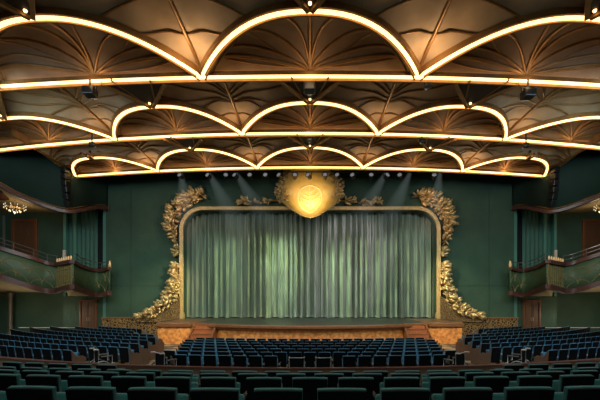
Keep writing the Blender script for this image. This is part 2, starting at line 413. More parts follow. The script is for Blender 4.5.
# black fixtures hanging under the canopies
def fixture(px, py, d, big, label):
    p = P(px, py, d); r = empty('projector' if big else 'ceiling_spotlight', p)
    sc = .75 if big else .42
    tag(r, label, 'projector' if big else 'spotlight')
    MB().box((0,0,-.12*sc), (.62*sc, .55*sc, .42*sc)).build('housing', M['black'], r, bevel=.04)
    MB().lathe([(.0,-.02),(.10*sc,-.02),(.13*sc,0),(.13*sc,.12)], (0,0,0), 12).build('lens', M['lens'], r)
    KIDS(r)[-1].location = (0.0, .30*sc, -.14*sc); KIDS(r)[-1].rotation_euler = (-PI/2, 0, 0)
    mb = MB()
    for q in (-1, 1): mb.box((q*.33*sc, 0, -.02), (.03, .08, .46*sc))
    mb.box((0, 0, .2*sc), (.69*sc, .08, .03)); mb.build('yoke', M['seatmetal'], r)
    MB().tube([(0,0,.2*sc), (0,0,max(.25, 9.6-p.z))], .035, 8, up=(1,0,0)).build('pole', M['seatmetal'], r)
fixture(90, 90, 13.9, True, 'black projector under the nearest glowing band, left of centre')
fixture(309.5, 86, 13.9, True, 'black projector under the nearest glowing band, at its middle')
fixture(528, 92, 13.9, True, 'black projector under the nearest glowing band, right of centre')
fixture(428, 84, 13.9, False, 'small black spotlight under the nearest glowing band, where two arches meet')
fixture(92, 144, 18.6, False, 'small black spotlight under the middle glowing band, left end')
fixture(526, 145, 18.6, False, 'small black spotlight under the middle glowing band, right end')
fixture(309.5, 139, 18.6, False, 'small black spotlight under the middle glowing band, at its middle')
fixture(422, 140, 18.6, False, 'small black spotlight under the middle glowing band, right of the middle one')

# stage lights on a pipe under the farthest canopy
pipe = empty('lighting_pipe', (0, 23.9, 9.0)); tag(pipe, 'thin black pipe carrying the row of stage lights under the farthest canopy', 'pipe')
MB().tube([(-9.6, 0, 0), (9.6, 0, 0)], .04).build('rail', M['black'], pipe)
for x in (-8, -3, 3, 8): MB().tube([(x, 0, 0), (x, 0, 1.95)], .02, 6, up=(1,0,0)).build('hanger', M['black'], pipe)
def spot_fixture():
    r = empty('stage_light', (0, 0, 0))
    MB().lathe([(.0,.0),(.12,.0),(.14,.05),(.17,.40),(.19,.42),(.16,.43)], (0,0,-.2), 14).build('can', M['black'], r, smooth=True)
    MB().lathe([(.0,0),(.15,.01)], (0,0,.2), 14).build('lens', M['lens'], r)
    for k in KIDS(r): k.rotation_euler = (math.radians(72), 0, 0); k.location = (0, 0, -.3)
    MB().rect([(-.2,0,-.3), (-.2,0,0), (.2,0,0), (.2,0,-.3)], .03, .05, up=(0,1,0)).build('yoke', M['black'], r)
    return r
sf = spot_fixture(); sft = cache_tree(sf)
first = True
ordn = ['first','second','third','fourth','fifth','sixth','seventh','eighth','ninth','tenth','eleventh','twelfth','thirteenth','fourteenth','fifteenth','sixteenth','seventeenth','eighteenth','nineteenth','twentieth','twenty-first','twenty-second','twenty-third','twenty-fourth','twenty-fifth','twenty-sixth'] + ['twenty-seventh','twenty-eighth','twenty-ninth','thirtieth','thirty-first','thirty-second','thirty-third','thirty-fourth','thirty-fifth','thirty-sixth','thirty-seventh','thirty-eighth','thirty-ninth','fortieth']
for k, px in enumerate([181, 209, 226, 236, 250, 266, 280, 295, 309, 325, 338, 353, 371, 386, 400, 434]):
    o = sf if k == 0 else copy_cached(sft)
    o.location = (P(px, 172, 23.9).x, 23.9, 8.975); o.rotation_euler = (0, 0, random.uniform(-.5, .5))
    lab = f'small black stage light on the pipe above the stage, {ordn[k]} from the left' if k < 8 else f'small black stage light on the pipe above the stage, {ordn[15-k]} from the right'
    tag(o, lab, 'stage light', 'stage lights on the pipe under the farthest canopy')

# wall speaker clusters at the ends of the farthest canopy
for s in (-1, 1):
    r = empty('line_array_speaker', (s*16.15, 22.75, 7.6)); tag(r, 'dark curved line array speaker on the %s wall corner below the canopy end' % ('left' if s < 0 else 'right'), 'speaker')
    for k in range(6):
        b = MB().box((0,0,0), (.34, .42, .38)).build('speaker_box', M['black'], r, bevel=.03); b.location = (0, -.35+.012*k*k, .95 - .42*k); b.rotation_euler = (.06*k, 0, 0)
        g = MB().box((0,-.22,0), (.28, .02, .30)).build('grille', M['seatmetal'], b)
    MB().box((0, .1, .2), (.06, .1, 2.6)).build('bracket', M['seatmetal'], r)

# ------------------------------------------------------------------ proscenium frame
r = empty('proscenium_frame', (0, DW-.15, SZ)); tag(r, 'gilded moulded frame with rounded upper corners around the stage opening', 'frame')
def fpath(off, n=10):
    pts = [(-(OX+off), DW-.15, SZ-.15)]
    for k in range(n+1):
        a = PI - k*(PI/2)/n; pts.append((-OX+RC+(RC+off)*math.cos(a), DW-.15, OZT-RC+(RC+off)*math.sin(a)))
    return pts + [(-x, y, z) for x, y, z in reversed(pts)]
def lr(q): return (q[0], q[1]-(DW-.15), q[2]-SZ)
MB().rect([lr(q) for q in fpath(.14)], .20, .22, up=(0,1,0)).build('frame_face', M['goldframe'], r)
for off, w, nm in ((.04, .045, 'inner_bead'), (.26, .06, 'outer_bead'), (.15, .035, 'middle_bead')):
    MB().tube([(a, b-.13, c) for a, b, c in [lr(q) for q in fpath(off)]], w*.62, 8, up=(0,1,0)).build(nm, M['gold'], r, smooth=True)
for s in (-1, 1): mb = MB(); mb.box((s*(OX+.22), -.02, .18), (.5, .42, .36)); mb.box((s*(OX+.22), -.02, .42), (.44, .34, .14)); mb.build('plinth', M['goldframe'], r, bevel=.02)

# curtain
mb = MB(); N = 1600
rows = []
random.seed(3)
ph = [random.uniform(0, 6.28) for _ in range(4)]
zs = [SZ+.02, SZ+.10, SZ+.25, SZ+.6, 0.5, 2.5, 4.5, 6.2, 7.3]
for zi, z in enumerate(zs):
    row = []
    for k in range(N+1):
        x = -OX-.3 + (2*OX+.6)*k/N
        u = x*12.5 + 1.6*math.sin(x*.9+ph[0]) + .9*math.sin(x*2.3+ph[1])
        amp = .22 + .08*math.sin(x*1.7+ph[2])
        y = 27.62 - amp*(1-abs(math.sin(u*.5)))**1.2*1.9 - .16*abs(math.sin(u*.19+ph[3])) + .05*math.sin(2.1*u+ph[3]) + (.10*math.sin(u*.5) if z < .6 else .05*math.sin(u*.5))
        if zi < 2: y -= .10*(1-zi*.4)*(1+math.sin(u*.5))
        row.append((x, y, z + (.03*(1+math.sin(u*.5+1)) if zi == 0 else 0)))
    rows.append(row)
c = mb.grid(rows).build('stage_curtain', M['curtain'], smooth=True)
tag(c, 'closed pale green pleated stage curtain hanging inside the gold frame', 'curtain')

# ------------------------------------------------------------------ stage
def lipY(x): return 18.8 + (12.2 - math.sqrt(max(12.2**2 - x*x, 1)))
r = empty('stage', (0, 22, FL)); tag(r, 'wooden stage platform with dark floor and curved wood-trimmed front edge', 'stage')
HW = 7.3
xs = [-HW + 2*HW*k/60 for k in range(61)]
def ls(q): return (q[0], q[1]-22, q[2]-FL)
mb = MB(); mb.grid([[ls((x, lipY(x)+.1, SZ)) for x in xs], [ls((x, 22.9, SZ)) for x in xs]])
mb.grid([[ls((x, 22.9, SZ)) for x in (-10.3, 10.3)], [ls((x, 29.0, SZ)) for x in (-10.3, 10.3)]])
mb.build('stage_floor', M['stage'], r)
MB().rect([ls((x, lipY(x)+.12, SZ-.075)) for x in xs], .5, .17).build('lip', M['lip'], r, bevel=.03)
MB().rect([ls((x, lipY(x)+.20, SZ-.21)) for x in xs], .4, .12).build('under_lip', M['orangewood'], r, bevel=.02)
mb = MB(); mb.grid([[ls((x, lipY(x)+.16, z)) for x in xs] for z in (FL, SZ-.2)])
mb.build('front_panel', M['stagefront'], r, smooth=True)
MB().rect([ls((x, lipY(x)+.12, FL+.12)) for x in xs], .06, .24).build('skirting', M['lip'], r)
for s in (-1, 1):
    # side block
    b = MB().box(ls((s*8.5, 23.7, (FL+SZ-.25)/2)), (2.2, 4.5, SZ-.25-FL)).build('side_block', M['stagefront'], r)
    MB().box(ls((s*8.5, 23.65, SZ-.12)), (2.32, 4.7, .26)).build('block_cap', M['lip'], b, bevel=.03)
    # stairs down into the hall
    st = empty('stairs', ls((s*7.15, 0, 0))); st.parent = r
    for k in range(5):
        z = SZ - .02 - .25*k
        y0 = 20.35 - .38*k
        MB().box((0, y0+.25, (z-FL)/2), (1.25, .6, z-FL)).build('step', M['orangewood'], st)
        MB().box((0, y0-.03, z-FL), (1.3, .10, .07)).build('nosing', M['lip'], st)
    for q in (-1, 1):
        MB().prism([(20.75, SZ-FL), (20.75, 0), (18.6, 0), (18.6, .25), (20.4, SZ-FL+.06)], q*.66-.04, q*.66+.04, 'x').build('stair_side', M['lip'], st)
    st.location = ls((s*6.25, 0, FL))
# ------------------------------------------------------------------ dado with relief
for s, side in ((-1, 'left'), (1, 'right')):
    o = MB().box((s*(9.95+3.35), DW-.12, (FL-1.42)/2), (5.4, .24, -1.42-FL)).build('wainscot', M['dado'])
    tag(o, 'carved dark gold wainscot along the bottom of the wall %s of the stage' % side, 'wainscot')
    MB().box((s*(13.3), DW-.14, -1.38), (5.5, .32, .09)).build('cap_rail', M['lip'], o)

# ------------------------------------------------------------------ gilded foliage
def cluster(name, label, pts, seed, n, size, parts_parent=None):
    """pts: list of (px, py, spread_px) along the garland"""
    rnd = random.Random(seed); mb = MB(); dd = DW-.2
    for k in range(n):
        i = rnd.randrange(len(pts)-1); t = rnd.random()
        a, b = pts[i], pts[i+1]
        px = a[0]+(b[0]-a[0])*t; py = a[1]+(b[1]-a[1])*t; sp = a[2]+(b[2]-a[2])*t
        an = rnd.uniform(0, 2*PI); rr = math.sqrt(rnd.random())*sp
        q = P(px+rr*math.cos(an), py+rr*math.sin(an), dd); q.y = dd - rnd.uniform(.0, .65)*(1-rr/(sp+.01)*.6)
        ow = Vector((1 if q.x > 0 else -1, 0, .35 if q.z > 4 else -.15)); ow.normalize()
        dr = Vector((math.cos(an)*.9+rnd.uniform(-.5,.5), rnd.uniform(-.9,-.1), -math.sin(an)*.9+rnd.uniform(-.5,.5))) + ow*.8
        L = size*rnd.uniform(.6, 1.25)
        mb.leaf(q - dr.normalized()*L*.4, dr, (rnd.uniform(-1.1,1.1), -1, rnd.uniform(-.7,1.1)), L, L*rnd.uniform(.42,.62), .16)
    # stems
    o = mb.build(name, M['gold'], smooth=True, solid=.012)
    st = MB(); st.tube([P(a[0], a[1], dd+.05) for a in pts], .07, 6, up=(0,1,0)); st.build('stem', M['golddark'], o)
    return o
def mir(pts, s): return [((620-a) if s > 0 else a, b, c) for a, b, c in pts]
for s, side in ((-1, 'left'), (1, 'right')):
    corner = cluster('gilded_foliage', '', mir([(172,231,4),(172,222,6),(175,212,8),(181,204,8),(188,198.5,7),(195,197,6.5),(202,196,5)], s), 11+s, 200, .58)
    tag(corner, 'thick cluster of gilded leaves over the upper %s corner of the frame' % side, 'foliage ornament', 'gilded foliage around the frame')
    # a few big drooping leaves at the outer edge
    strand = cluster('gilded_foliage', '', mir([(173,228,2),(174.5,238,2.6),(176.5,246,2.0),(177.5,257,1.5)], s), 21+s, 26, .55)
    tag(strand, 'thin strand of gilded leaves hanging down the %s side of the frame' % side, 'foliage ornament', 'gilded foliage around the frame')
    casc = cluster('gilded_foliage', '', mir([(176,264,2.2),(176,276,4),(175,288,5.5),(171,297,6.5),(164,304.5,5.5),(157,310,5),(150,313.5,3.5),(140,316,1.5)], s), 31+s, 300, .52)
    tag(casc, 'cascade of gilded leaves flowing down beside the lower %s of the frame' % side, 'foliage ornament', 'gilded foliage around the frame')
    poly = [(180.5,296),(180.5,322),(138,322),(138,317.5),(152,315),(164,309),(173,300)]
    pp = [P(a, b, DW-.2) for a, b, _ in mir([(x, y, 0) for x, y in poly], s)]
    o = MB().prism([(q.x, q.z) for q in pp], DW-.40, DW-.03).build('relief_base', M['dadobase'], casc)
    gar = cluster('gilded_foliage', '', mir([(240,203,1.2),(245,201.5,3),(252,203,2),(262,202.5,2),(270,201,3),(279,201,4)], s), 41+s, 54, .42)
    tag(gar, 'low garland of gilded leaves on the top beam %s of the medallion' % side, 'foliage ornament', 'gilded foliage around the frame')

# medallion
dm = 25.75
r = empty('shell_medallion', (0, dm, 0)); tag(r, 'large spotlit gold shell medallion over the middle of the stage frame', 'medallion')
prof = [(166,4),(168,13),(172,21),(177,26.5),(183,30),(190,32),(196,31),(202,27),(206,22.5),(210,17),(213,12),(215.5,8),(217.5,0.5)]
def mpt(u, y, hw, bulge):
    x = hw*u; return (x*dm/F, -bulge, (HY-y)*dm/F)
rows = []
pc = crom([(a, b) for a, b in prof], 4)
for y, hw in pc:
    tz = (y-166)/(217.5-166)
    row = []
    for k in range(33):
        u = -1 + 2*k/32
        bul = 1.05*math.sqrt(max(0, 1-u*u))*math.sin(PI*min(1, max(0, tz)))**.55
        row.append(mpt(u, y, hw, bul))
    rows.append(row)
bd_ = MB().grid(rows).build('shell_body', M['goldlit'], r, smooth=True)
def surf(px, py):     # point on the shell body surface
    hw = 1
    for (y0, h0), (y1, h1) in zip(pc[:-1], pc[1:]):
        if y0 <= py <= y1: hw = h0+(h1-h0)*(py-y0)/(y1-y0)
    u = max(-1, min(1, px/hw)); tz = (py-166)/(217.5-166)
    bul = 1.05*math.sqrt(max(0, 1-u*u))*math.sin(PI*min(1, max(0, tz)))**.55
    return (px*dm/F, -bul-.02, (HY-py)*dm/F)
mb = MB()
mb.tube([surf(0, y) for y in range(191, 215)], .055, 5, up=(0,1,0))
for q in (-1, 1):
    for k in range(5):
        y = 211-3.6*k; w = (6.5, 9.5, 11, 9.5, 6)[k]
        mb.tube([surf(a, b) for a, b in bez((0, y), (q*w*.7, y-1), (q*w, y-5.5), 8)], .045, 5, up=(0,1,0))
    mb.tube([surf(a, b) for a, b in bez((0, 190), (q*13, 192), (q*11.5, 203), 10) + bez((q*11.5, 203), (q*9, 212), (0, 214.5), 8)[1:]], .045, 5, up=(0,1,0))
mb.build('leaf_engraving', M['engrave'], bd_)
rnd = random.Random(5)
for q in (-1, 1):
    mb = MB()
    for k in range(80):
        y = rnd.uniform(176, 202); 
        hw = [b for a, b in pc if a <= y][-1]
        x = q*(hw*rnd.uniform(.80, 1.06)); sp = Vector(surf(x, y)) if abs(x) < hw*.98 else Vector(mpt(q, y, hw, 0))
        an = rnd.uniform(0, 2*PI); L = rnd.uniform(.22, .42)
        mb.leaf(sp, (math.cos(an), -.35, math.sin(an)), (q*.4, -1, .3), L, L*.6, .3)
    mb.build('leaf_wreath', M['gold'], r, smooth=True, solid=.02)
rim = MB(); rim.tube([mpt(u, y, hw, .02) for y, hw in pc for u in (-1,)] + [mpt(1, y, hw, .02) for y, hw in reversed(pc)], .06, 6, up=(0,1,0)); rim.build('shell_rim', M['gold'], r, smooth=True)

# ------------------------------------------------------------------ side balconies
def arclen(pts):
    L = [0]
    for a, b in zip(pts[:-1], pts[1:]): L.append(L[-1] + (Vector(a)-Vector(b)).length)
    return L
for s, side in ((-1, 'left'), (1, 'right')):
    root = empty('balcony', (s*16, 24, 0)); tag(root, 'curving %s side balcony with green scalloped front and burgundy rails' % side, 'balcony')
    def lb(q): return (q[0]-root.location.x, q[1]-24, q[2])
    def MK(lst):
        a = [P(x, yt, d) for x, yt, yb, d in lst]; b = [P(x, yb, d) for x, yt, yb, d in lst]
        a = crom([(s*-1*q.x if s > 0 else q.x, q.y, q.z) for q in a], 10); b = crom([(s*-1*q.x if s > 0 else q.x, q.y, q.z) for q in b], 10)
        return a, b
    SECT = [([(-60,226,257,21.0),(-30,237,266,21.3),(0,248,275.5,21.6),(28,257,285,22.4),(46,263,290,23.2),(57,265,290.5,23.4)], 'scallop'),
            ([(57,265,290.5,23.4),(65,263.5,288,22.6),(73,262,286,21.9)], 'grille'),
            ([(73,262,286,21.9),(82,267,290,24.0),(95,270.5,294,25.7),(104,270.5,294,25.6),(110,268.5,292.5,25.1)], 'scallop')]
    alltop, allbot = [], []
    for lst, kind in SECT:
        a, b = MK(lst)
        alltop += a if not alltop else a[1:]; allbot += b if not allbot else b[1:]
        fp = MB().grid([[lb(q) for q in a], [lb(tuple(.5*(u+v) for u, v in zip(q1, q2))) for q1, q2 in zip(a, b)], [lb(q) for q in b]]).build('front_panel' if kind == 'scallop' else 'grille_panel', M['frontgreen'], root, smooth=True, solid=.06)
        L = arclen(a)
        def at(sl, t):
            sl = max(0, min(L[-1]-1e-4, sl))
            for i in range(len(L)-1):
                if L[i] <= sl <= L[i+1]: break
            u = (sl-L[i])/(L[i+1]-L[i]); p0 = Vector(a[i]).lerp(Vector(a[i+1]), u); p1 = Vector(b[i]).lerp(Vector(b[i+1]), u)
            q = p1.lerp(p0, t); q.y -= .07; return lb(q)
        hgt = (Vector(a[0])-Vector(b[0])).length
        mb = MB()
        if kind == 'scallop':
            rr = .72; k = 0; sl = 0
            while sl < L[-1]+rr:
                for row in range(3):
                    c0 = sl + (rr if row % 2 else 0); tb = -.05 + row*.62*rr/hgt*1.0
                    for r_ in (rr,):
                        run = []
                        for j in range(17):
                            an = PI*j/16; ss = c0 + r_*math.cos(an); tt = tb + r_*math.sin(an)/hgt
                            if 0 < ss < L[-1] and .04 < tt < .95: run.append(at(ss, tt))
                            else:
                                if len(run) > 1: mb.tube(run,   .020 if r_ == rr else .012, 4)
                                run = []
                        if len(run) > 1: mb.tube(run,   .020 if r_ == rr else .012, 4)
                sl += 2*rr
            mb.build('gold_scallops', M['goldline'], fp)
        else:
            for k in range(8):
                sl = L[-1]*(k+.5)/8
                mb.tube([at(sl, .05), at(sl, .95)], .035, 5, up=(1,0,0))
            for t in (.25, .5, .75): mb.tube([at(L[-1]*j/8, t) for j in range(9)], .025, 5)
            mb.build('gold_grille', M['goldline'], fp)
            for k in range(7):
                mb = MB(); q = Vector(at(L[-1]*(k+.5)/7, 1.0)); q.z += .16
                mb.lathe([(.0,.27),(.035,.24),(.06,.14),(.05,.0),(.0,.0)], q, 8)
                mb.build('stub_light', M['candle'], root, smooth=True)
    q = Vector(lb(alltop[-1])); MB().lathe([(.0,.5),(.05,.42),(.09,.2),(.08,0),(0,0)], (q.x, q.y-.02, q.z+.1), 8).build('finial_light', M['candle'], root, smooth=True)
    MB().rect([lb((x, y-.05, z+.02)) for x, y, z in alltop], .30, .24).build('cap_rail', M['burgundy'], root, bevel=.04)
    MB().rect([lb((x, y-.05, z-.04)) for x, y, z in allbot], .26, .32).build('base_moulding', M['burgundy'], root, bevel=.05)
    # metal handrail
    hr = MB(); n = len(alltop)
    for dz, rr in ((.62, .032), (.36, .02)):
        hr.tube([lb((x, y+.10, z+dz)) for x, y, z in alltop[:50]], rr, 5)
        hr.tube([lb((x, y+.10, z+dz)) for x, y, z in alltop[72:]], rr, 5)
    for k in list(range(0, 50, 8)) + list(range(72, n, 8)):
        x, y, z = alltop[k]; hr.tube([lb((x, y+.10, z)), lb((x, y+.10, z+.64))], .03, 5, up=(1,0,0))
    hr.build('handrail', M['railmetal'], root)
    x, y, z = alltop[52]; MB().box(lb((x, y+.6, z+.75)), (.16,.12,.7)).build('white_post', M['armtip'], root)
    # underside and floor
    back = []
    for x, y, z in allbot:
        xb = max(abs(x)*27.5/y, 17.0); back.append((s*xb, 27.5 if xb > 19.3 else 26.6, .62 if xb > 19.0 else .30))
    mid = [tuple(.5*(p+q) for p, q in zip(u, v)) for u, v in zip(allbot, back)]
    MB().grid([[lb((x, y, z-.02)) for x, y, z in allbot], [lb(q) for q in mid], [lb(q) for q in back]]).build('soffit', M['cream'], root, smooth=True)
    flr = [(x, y, z-1.05) for x, y, z in alltop]
    bk = [(b[0], b[1], max(f[2], 1.0)+(.6 if abs(b[0]) > 19.3 else 0)) for b, f in zip(back, flr)]
    MB().grid([[lb(q) for q in flr], [lb(q) for q in bk]]).build('balcony_floor', M['platform'], root)
    BALC = globals().setdefault('BALC', {}); BALC[s] = (flr, bk)
    # glass/metal uprights at the outer end
    o = MB().box((s*20.35, 22.6, 3.9), (.10, .10, 3.4)).build('metal_post', M['railmetal']); tag(o, 'slim metal post rising from the %s balcony rail near the picture edge' % side, 'post')
    o.parent = root; o.location = (-root.location.x, -24, 0); del o['category']; del o['label']
    # supporting column below the balcony
    r = empty('column', (s*23.7, 26.9, FL)); tag(r, 'slender dark column under the %s balcony against the green wall' % side, 'column')
    MB().lathe([(.26,0),(.26,.15),(.2,.22),(.17,.3),(.16,3.0),(.24,3.2),(.26,3.38)], (0,0,0), 16).build('shaft', M['columnwood'], r, smooth=True)
    MB().tube([(s*0, 0, 2.6)] + [(s*(1.3-1.3*math.cos(a)), 0, 2.6+.72*math.sin(a)) for a in [PI/2*k/8 for k in range(9)]], .09, 6, up=(0,1,0)).build('arch_bracket', M['columnwood'], r, smooth=True)
    # wall handrail under the balcony
    r = empty('wall_handrail', (s*20.5, 26.6, FL)); tag(r, 'pale horizontal handrail in front of the green wall under the %s balcony' % side, 'handrail')
    MB().tube([(-2.3, 0, .62), (2.3, 0, .62)], .03).build('rail', M['armtip'], r)
    mb = MB()
    for k in range(5): mb.tube([(-2.2+1.1*k, 0, 0), (-2.2+1.1*k, 0, .62)], .03, 6, up=(1,0,0))
    mb.build('rail_post', M['seatmetal'], r)
    # chandelier
    cpos = P(15, 207, 24.2); r = empty('chandelier', (s*abs(cpos.x), 24.2, 6.55)); tag(r, 'small crystal chandelier hanging in the %s balcony alcove' % side, 'chandelier')
    MB().lathe([(0,.62),(.5,.60),(.9,.66),(1.6,.72),(1.62,.76)], (0,0,0), 28).build('ceiling_rose', M['burgundy'], r, smooth=True)
    MB().tube([(0,0,.05),(0,0,.7)], .03, 6, up=(1,0,0)).build('stem', M['gold'], r)
    mb = MB(); cr = MB()
    for k in range(10):
        a = 2*PI*k/10; cx_, sy_ = math.cos(a), math.sin(a)
        mb.tube([(0,0,.15),(cx_*.3,sy_*.3,.0),(cx_*.6,sy_*.6,.12)], .018, 5)
        cr.lathe([(0,.2),(.025,.15),(.03,.1),(0,.06)], (cx_*.6, sy_*.6, .05), 6)
        cr.lathe([(0,0),(.035,-.06),(0,-.16)], (cx_*.6, sy_*.6, .04), 6)
        cr.lathe([(0,0),(.035,-.06),(0,-.16)], (cx_*.33, sy_*.33, -.14), 6)
    cr.lathe([(0,0),(.06,-.08),(0,-.22)], (0,0,-.22), 6)
    mb.build('arms', M['gold'], r); cr.build('crystals', M['crystal'], r)
    li = bpy.data.lights.new('chandelier_light', 'POINT'); li.energy = 60; li.color = (1,.72,.4); li.shadow_soft_size = .5
    lo = bpy.data.objects.new('chandelier_light', li); COL.objects.link(lo); lo.parent = r; lo.location = (0, 0, -.45)

# ------------------------------------------------------------------ seats
def seat_proto(name, velvet, W=.415, rim=.0):
    r = empty(name)
    tilt = Matrix.Rotation(math.radians(9), 3, 'X')
    # back shell and cushion (seat faces +Y, origin on the floor under the backrest)
    def slab(w, z0, z1, y0, y1, drop=.005):
        nseg = 8; rows = []
        mb = MB(); prof = []
        for k in range(nseg+1):
            u = -1+2*k/nseg; prof.append((u*w/2, z1 - drop*abs(u)**3 + .004))
        poly = [(-w/2+.02, z0)] + [(w/2-.02, z0)] + list(reversed(prof))
        mb.prism(poly, y0, y1); mb.v = [tuple(tilt @ Vector((a, b, c-.45)) + Vector((0,0,.45))) for a, b, c in mb.v]
        return mb
    slab(W, .34, .935, -.05, -.02).build('back_shell', M['seatback'], r, bevel=.008)
    slab(W+.012, .42, .940, -.020, .022).build('back_cushion', velvet, r, bevel=.009)
    sc = MB().box((0, .17, .60), (W-.03, .11, .42), Matrix.Rotation(math.radians(-14), 3, 'X')).build('seat_cushion', velvet, r, bevel=.025)
    MB().box((0, .245, .60), (W-.05, .03, .38), Matrix.Rotation(math.radians(-14), 3, 'X')).build('seat_pan', M['seatback'], sc, bevel=.008)
    MB().box((W/2+.065, .14, .655), (.055, .36, .035)).build('armrest', M['seatmetal'], r, bevel=.01)
    MB().box((W/2+.065, -.045, .655), (.05, .03, .07)).build('arm_cap', M['armtip'], r, bevel=.008)
    mb = MB(); mb.box((W/2+.065, .10, .33), (.035, .10, .66)); mb.box((W/2+.065, .10, .015), (.06, .26, .03))
    mb.build('leg', M['seatmetal'], r)
    return r
near_proto = seat_proto('theatre_seat', M['velvet'])
blue_proto = seat_proto('theatre_seat', M['velvetblue'])
def add_end(r_tree): pass
Tn = cache_tree(near_proto); Tb = cache_tree(blue_proto)
used = set()
def place(tree, pos, rz, label, group):
    if id(tree) not in used: used.add(id(tree)); o = tree[0]
    else: o = copy_cached(tree)
    o.location = pos; o.rotation_euler = (0, 0, rz)
    tag(o, label, 'seat', group); return o
endmesh = None
def end_panel(seat, sgn):
    global endmesh
    mb = MB(); mb.prism([(-.10,0),(.42,0),(.42,.60),(.30,.68),(.02,.70),(-.12,.90),(-.16,.90)], sgn*.315-.02, sgn*.315+.02, 'x')
    mb.build('end_panel', M['endpanel'], seat, bevel=.01)

# near raked section (rows on low steps)
C0 = 44.0
near_rows = [(3.03, -.755, .5, 'nearest row'), (4.15, -.915, 0, 'second row from the camera'), (4.97, -1.045, .5, 'third row from the camera'), (5.80, -1.185, 0, 'fourth row from the camera'), (6.75, -1.30, .5, 'fifth row from the camera')]
PIT = .55
def ordl(i): return ordn[i-1]
for ri, (d, zt, off, nm) in enumerate(near_rows):
    R = C0 - d
    lim = 320*d/F + .5
    kmax = int(lim/PIT)+1
    for sd in (-1, 1):
        i = 0
        for k in range(0, kmax+1):
            xx = (k + off)*PIT
            if off == 0 and k == 0:
                if sd > 0: continue
                o = place(Tn, (0, d, zt-.95), 0, f'green-topped dark theatre seat, {nm}, exactly at the middle', 'green theatre seats in the rows nearest the camera'); continue
            if xx > lim: break
            if ri == 4 and xx < 4.1: continue
            i += 1
            th = xx/R; x = R*math.sin(th); y = C0 - R*math.cos(th)
            w = 'left' if sd < 0 else 'right'
            lab = f'green-topped dark theatre seat, {nm}, {ordl(i)} {w} of the middle' if ri < 4 else f'green-topped dark theatre seat, {nm}, {ordl(i)} from inner end, {w}'
            place(Tn, (sd*x, y, zt-.95), sd*th, lab, 'green theatre seats in the rows nearest the camera')
# stepped platform under them
mb = MB()
bounds = [(-6, 2.55, -1.55), (2.55, 3.65, -1.705), (3.65, 4.60, -1.865), (4.60, 5.42, -1.995), (5.42, 6.35, -2.135), (6.35, 7.35, -2.25)]
struct_steps = []
for y0, y1, z in bounds:
    ths = [-.42 + .84*k/40 for k in range(41)]
    g0 = []; 
    for rr_, zz_ in ((C0-y0, FL), (C0-y0, z), (C0-y1, z), (C0-y1, FL)):
        g0.append([(rr_*math.sin(t), C0 - rr_*math.cos(t), zz_) for t in ths])
    mb.grid(g0)
o = mb.build('seating_riser', M['platform']); tag(o, 'dark carpeted stepped floor carrying the nearest rows of seats', 'riser')
# low partition in front of the cross aisle
Rp = 33.42; ths = [-.45 + .9*k/80 for k in range(81)]
mbp = [(Rp*math.sin(t), C0-Rp*math.cos(t)) for t in ths]
o = MB().rect([(x, y, (FL-2.16)/2) for x, y in mbp], .10, -2.16-FL).build('low_partition', M['endpanel']); tag(o, 'low curved partition with wooden cap between the near rows and the middle seats', 'partition')
MB().rect([(x, y, -2.135) for x, y in mbp], .18, .05).build('cap_rail', M['burgundy'], o)

# middle block + side blocks
cands = []
P2 = .515
for k in range(7):
    R = 32.72 - k*.83
    off = .5 if k % 2 == 0 else 0
    lim = 5.15 + k*.12
    nn = int(lim/P2)
    xsr = [(j+off)*P2 for j in range(nn+1) if (j+off)*P2 <= lim]
    for sd in (-1, 1):
        for j, xx in enumerate(xsr):
            if xx == 0 and sd > 0: continue
            if k == 0 and (xx < .9 or xx > 4.6): continue         # wheelchair places
            th = xx/R
            row = ['row nearest the camera', 'second row', 'third row', 'fourth row', 'fifth row', 'sixth row', 'row right before the stage'][k]
            if k == 0: j2 = j - 1
            else: j2 = j + (1 if off else 0)
            w = 'left' if sd < 0 else 'right'
            if xx == 0: lab = f'blue-topped seat in the central block, {row}, exactly in the middle'
            else: lab = f'blue-topped seat, central block, {row}, {ordl(j2)} {w} of the middle'
            end = (xx == xsr[-1]) or (k == 0 and xx > 4.6-P2)
            cands.append((R*math.sin(th)*sd, C0-R*math.cos(th), FL, sd*th, lab, 'blue theatre seats of the central block', sd if end else 0, 'c'))
NS = 8
for sd in (-1, 1):
    w = 'left' if sd < 0 else 'right'
    for k in range(NS):
        R = 32.62 - k*1.12
        th0 = math.asin((7.05 + .2*k if k else 8.95)/R)
        j = 0; th = th0
        while True:
            x = R*math.sin(th); y = C0 - R*math.cos(th)
            if (x < 8.4 and y > 17.9) or (x < 10.6 and y > 19.2): th += P2/R; continue
            if x/y > 322/F or x > 19 or y > 24.2 or j > 38: break
            row = ['row nearest the camera', 'second row', 'third row', 'fourth row', 'fifth row', 'sixth row', 'seventh row', 'eighth row', 'ninth row', 'tenth row'][k]
            cands.append((x*sd, y, FL + .0, sd*th, f'blue-topped seat, {w} side block, {row}, {ordl(j+1)} from the aisle', f'blue theatre seats of the {w} block', -sd if j == 0 else 0, 's'))
            j += 1; th += P2/R
nleft = 300 - sum(1 for o in bpy.data.objects if o.parent is None and o.name.startswith('theatre_seat')) + 1
cands.sort(key=lambda c: c[1]*1.0)
print('seats: candidates', len(cands), 'individual budget', nleft)
for c in cands[:nleft]:
    o = place(Tb, c[:3], c[3], c[4], c[5])
    if c[6]: end_panel(o, c[6])
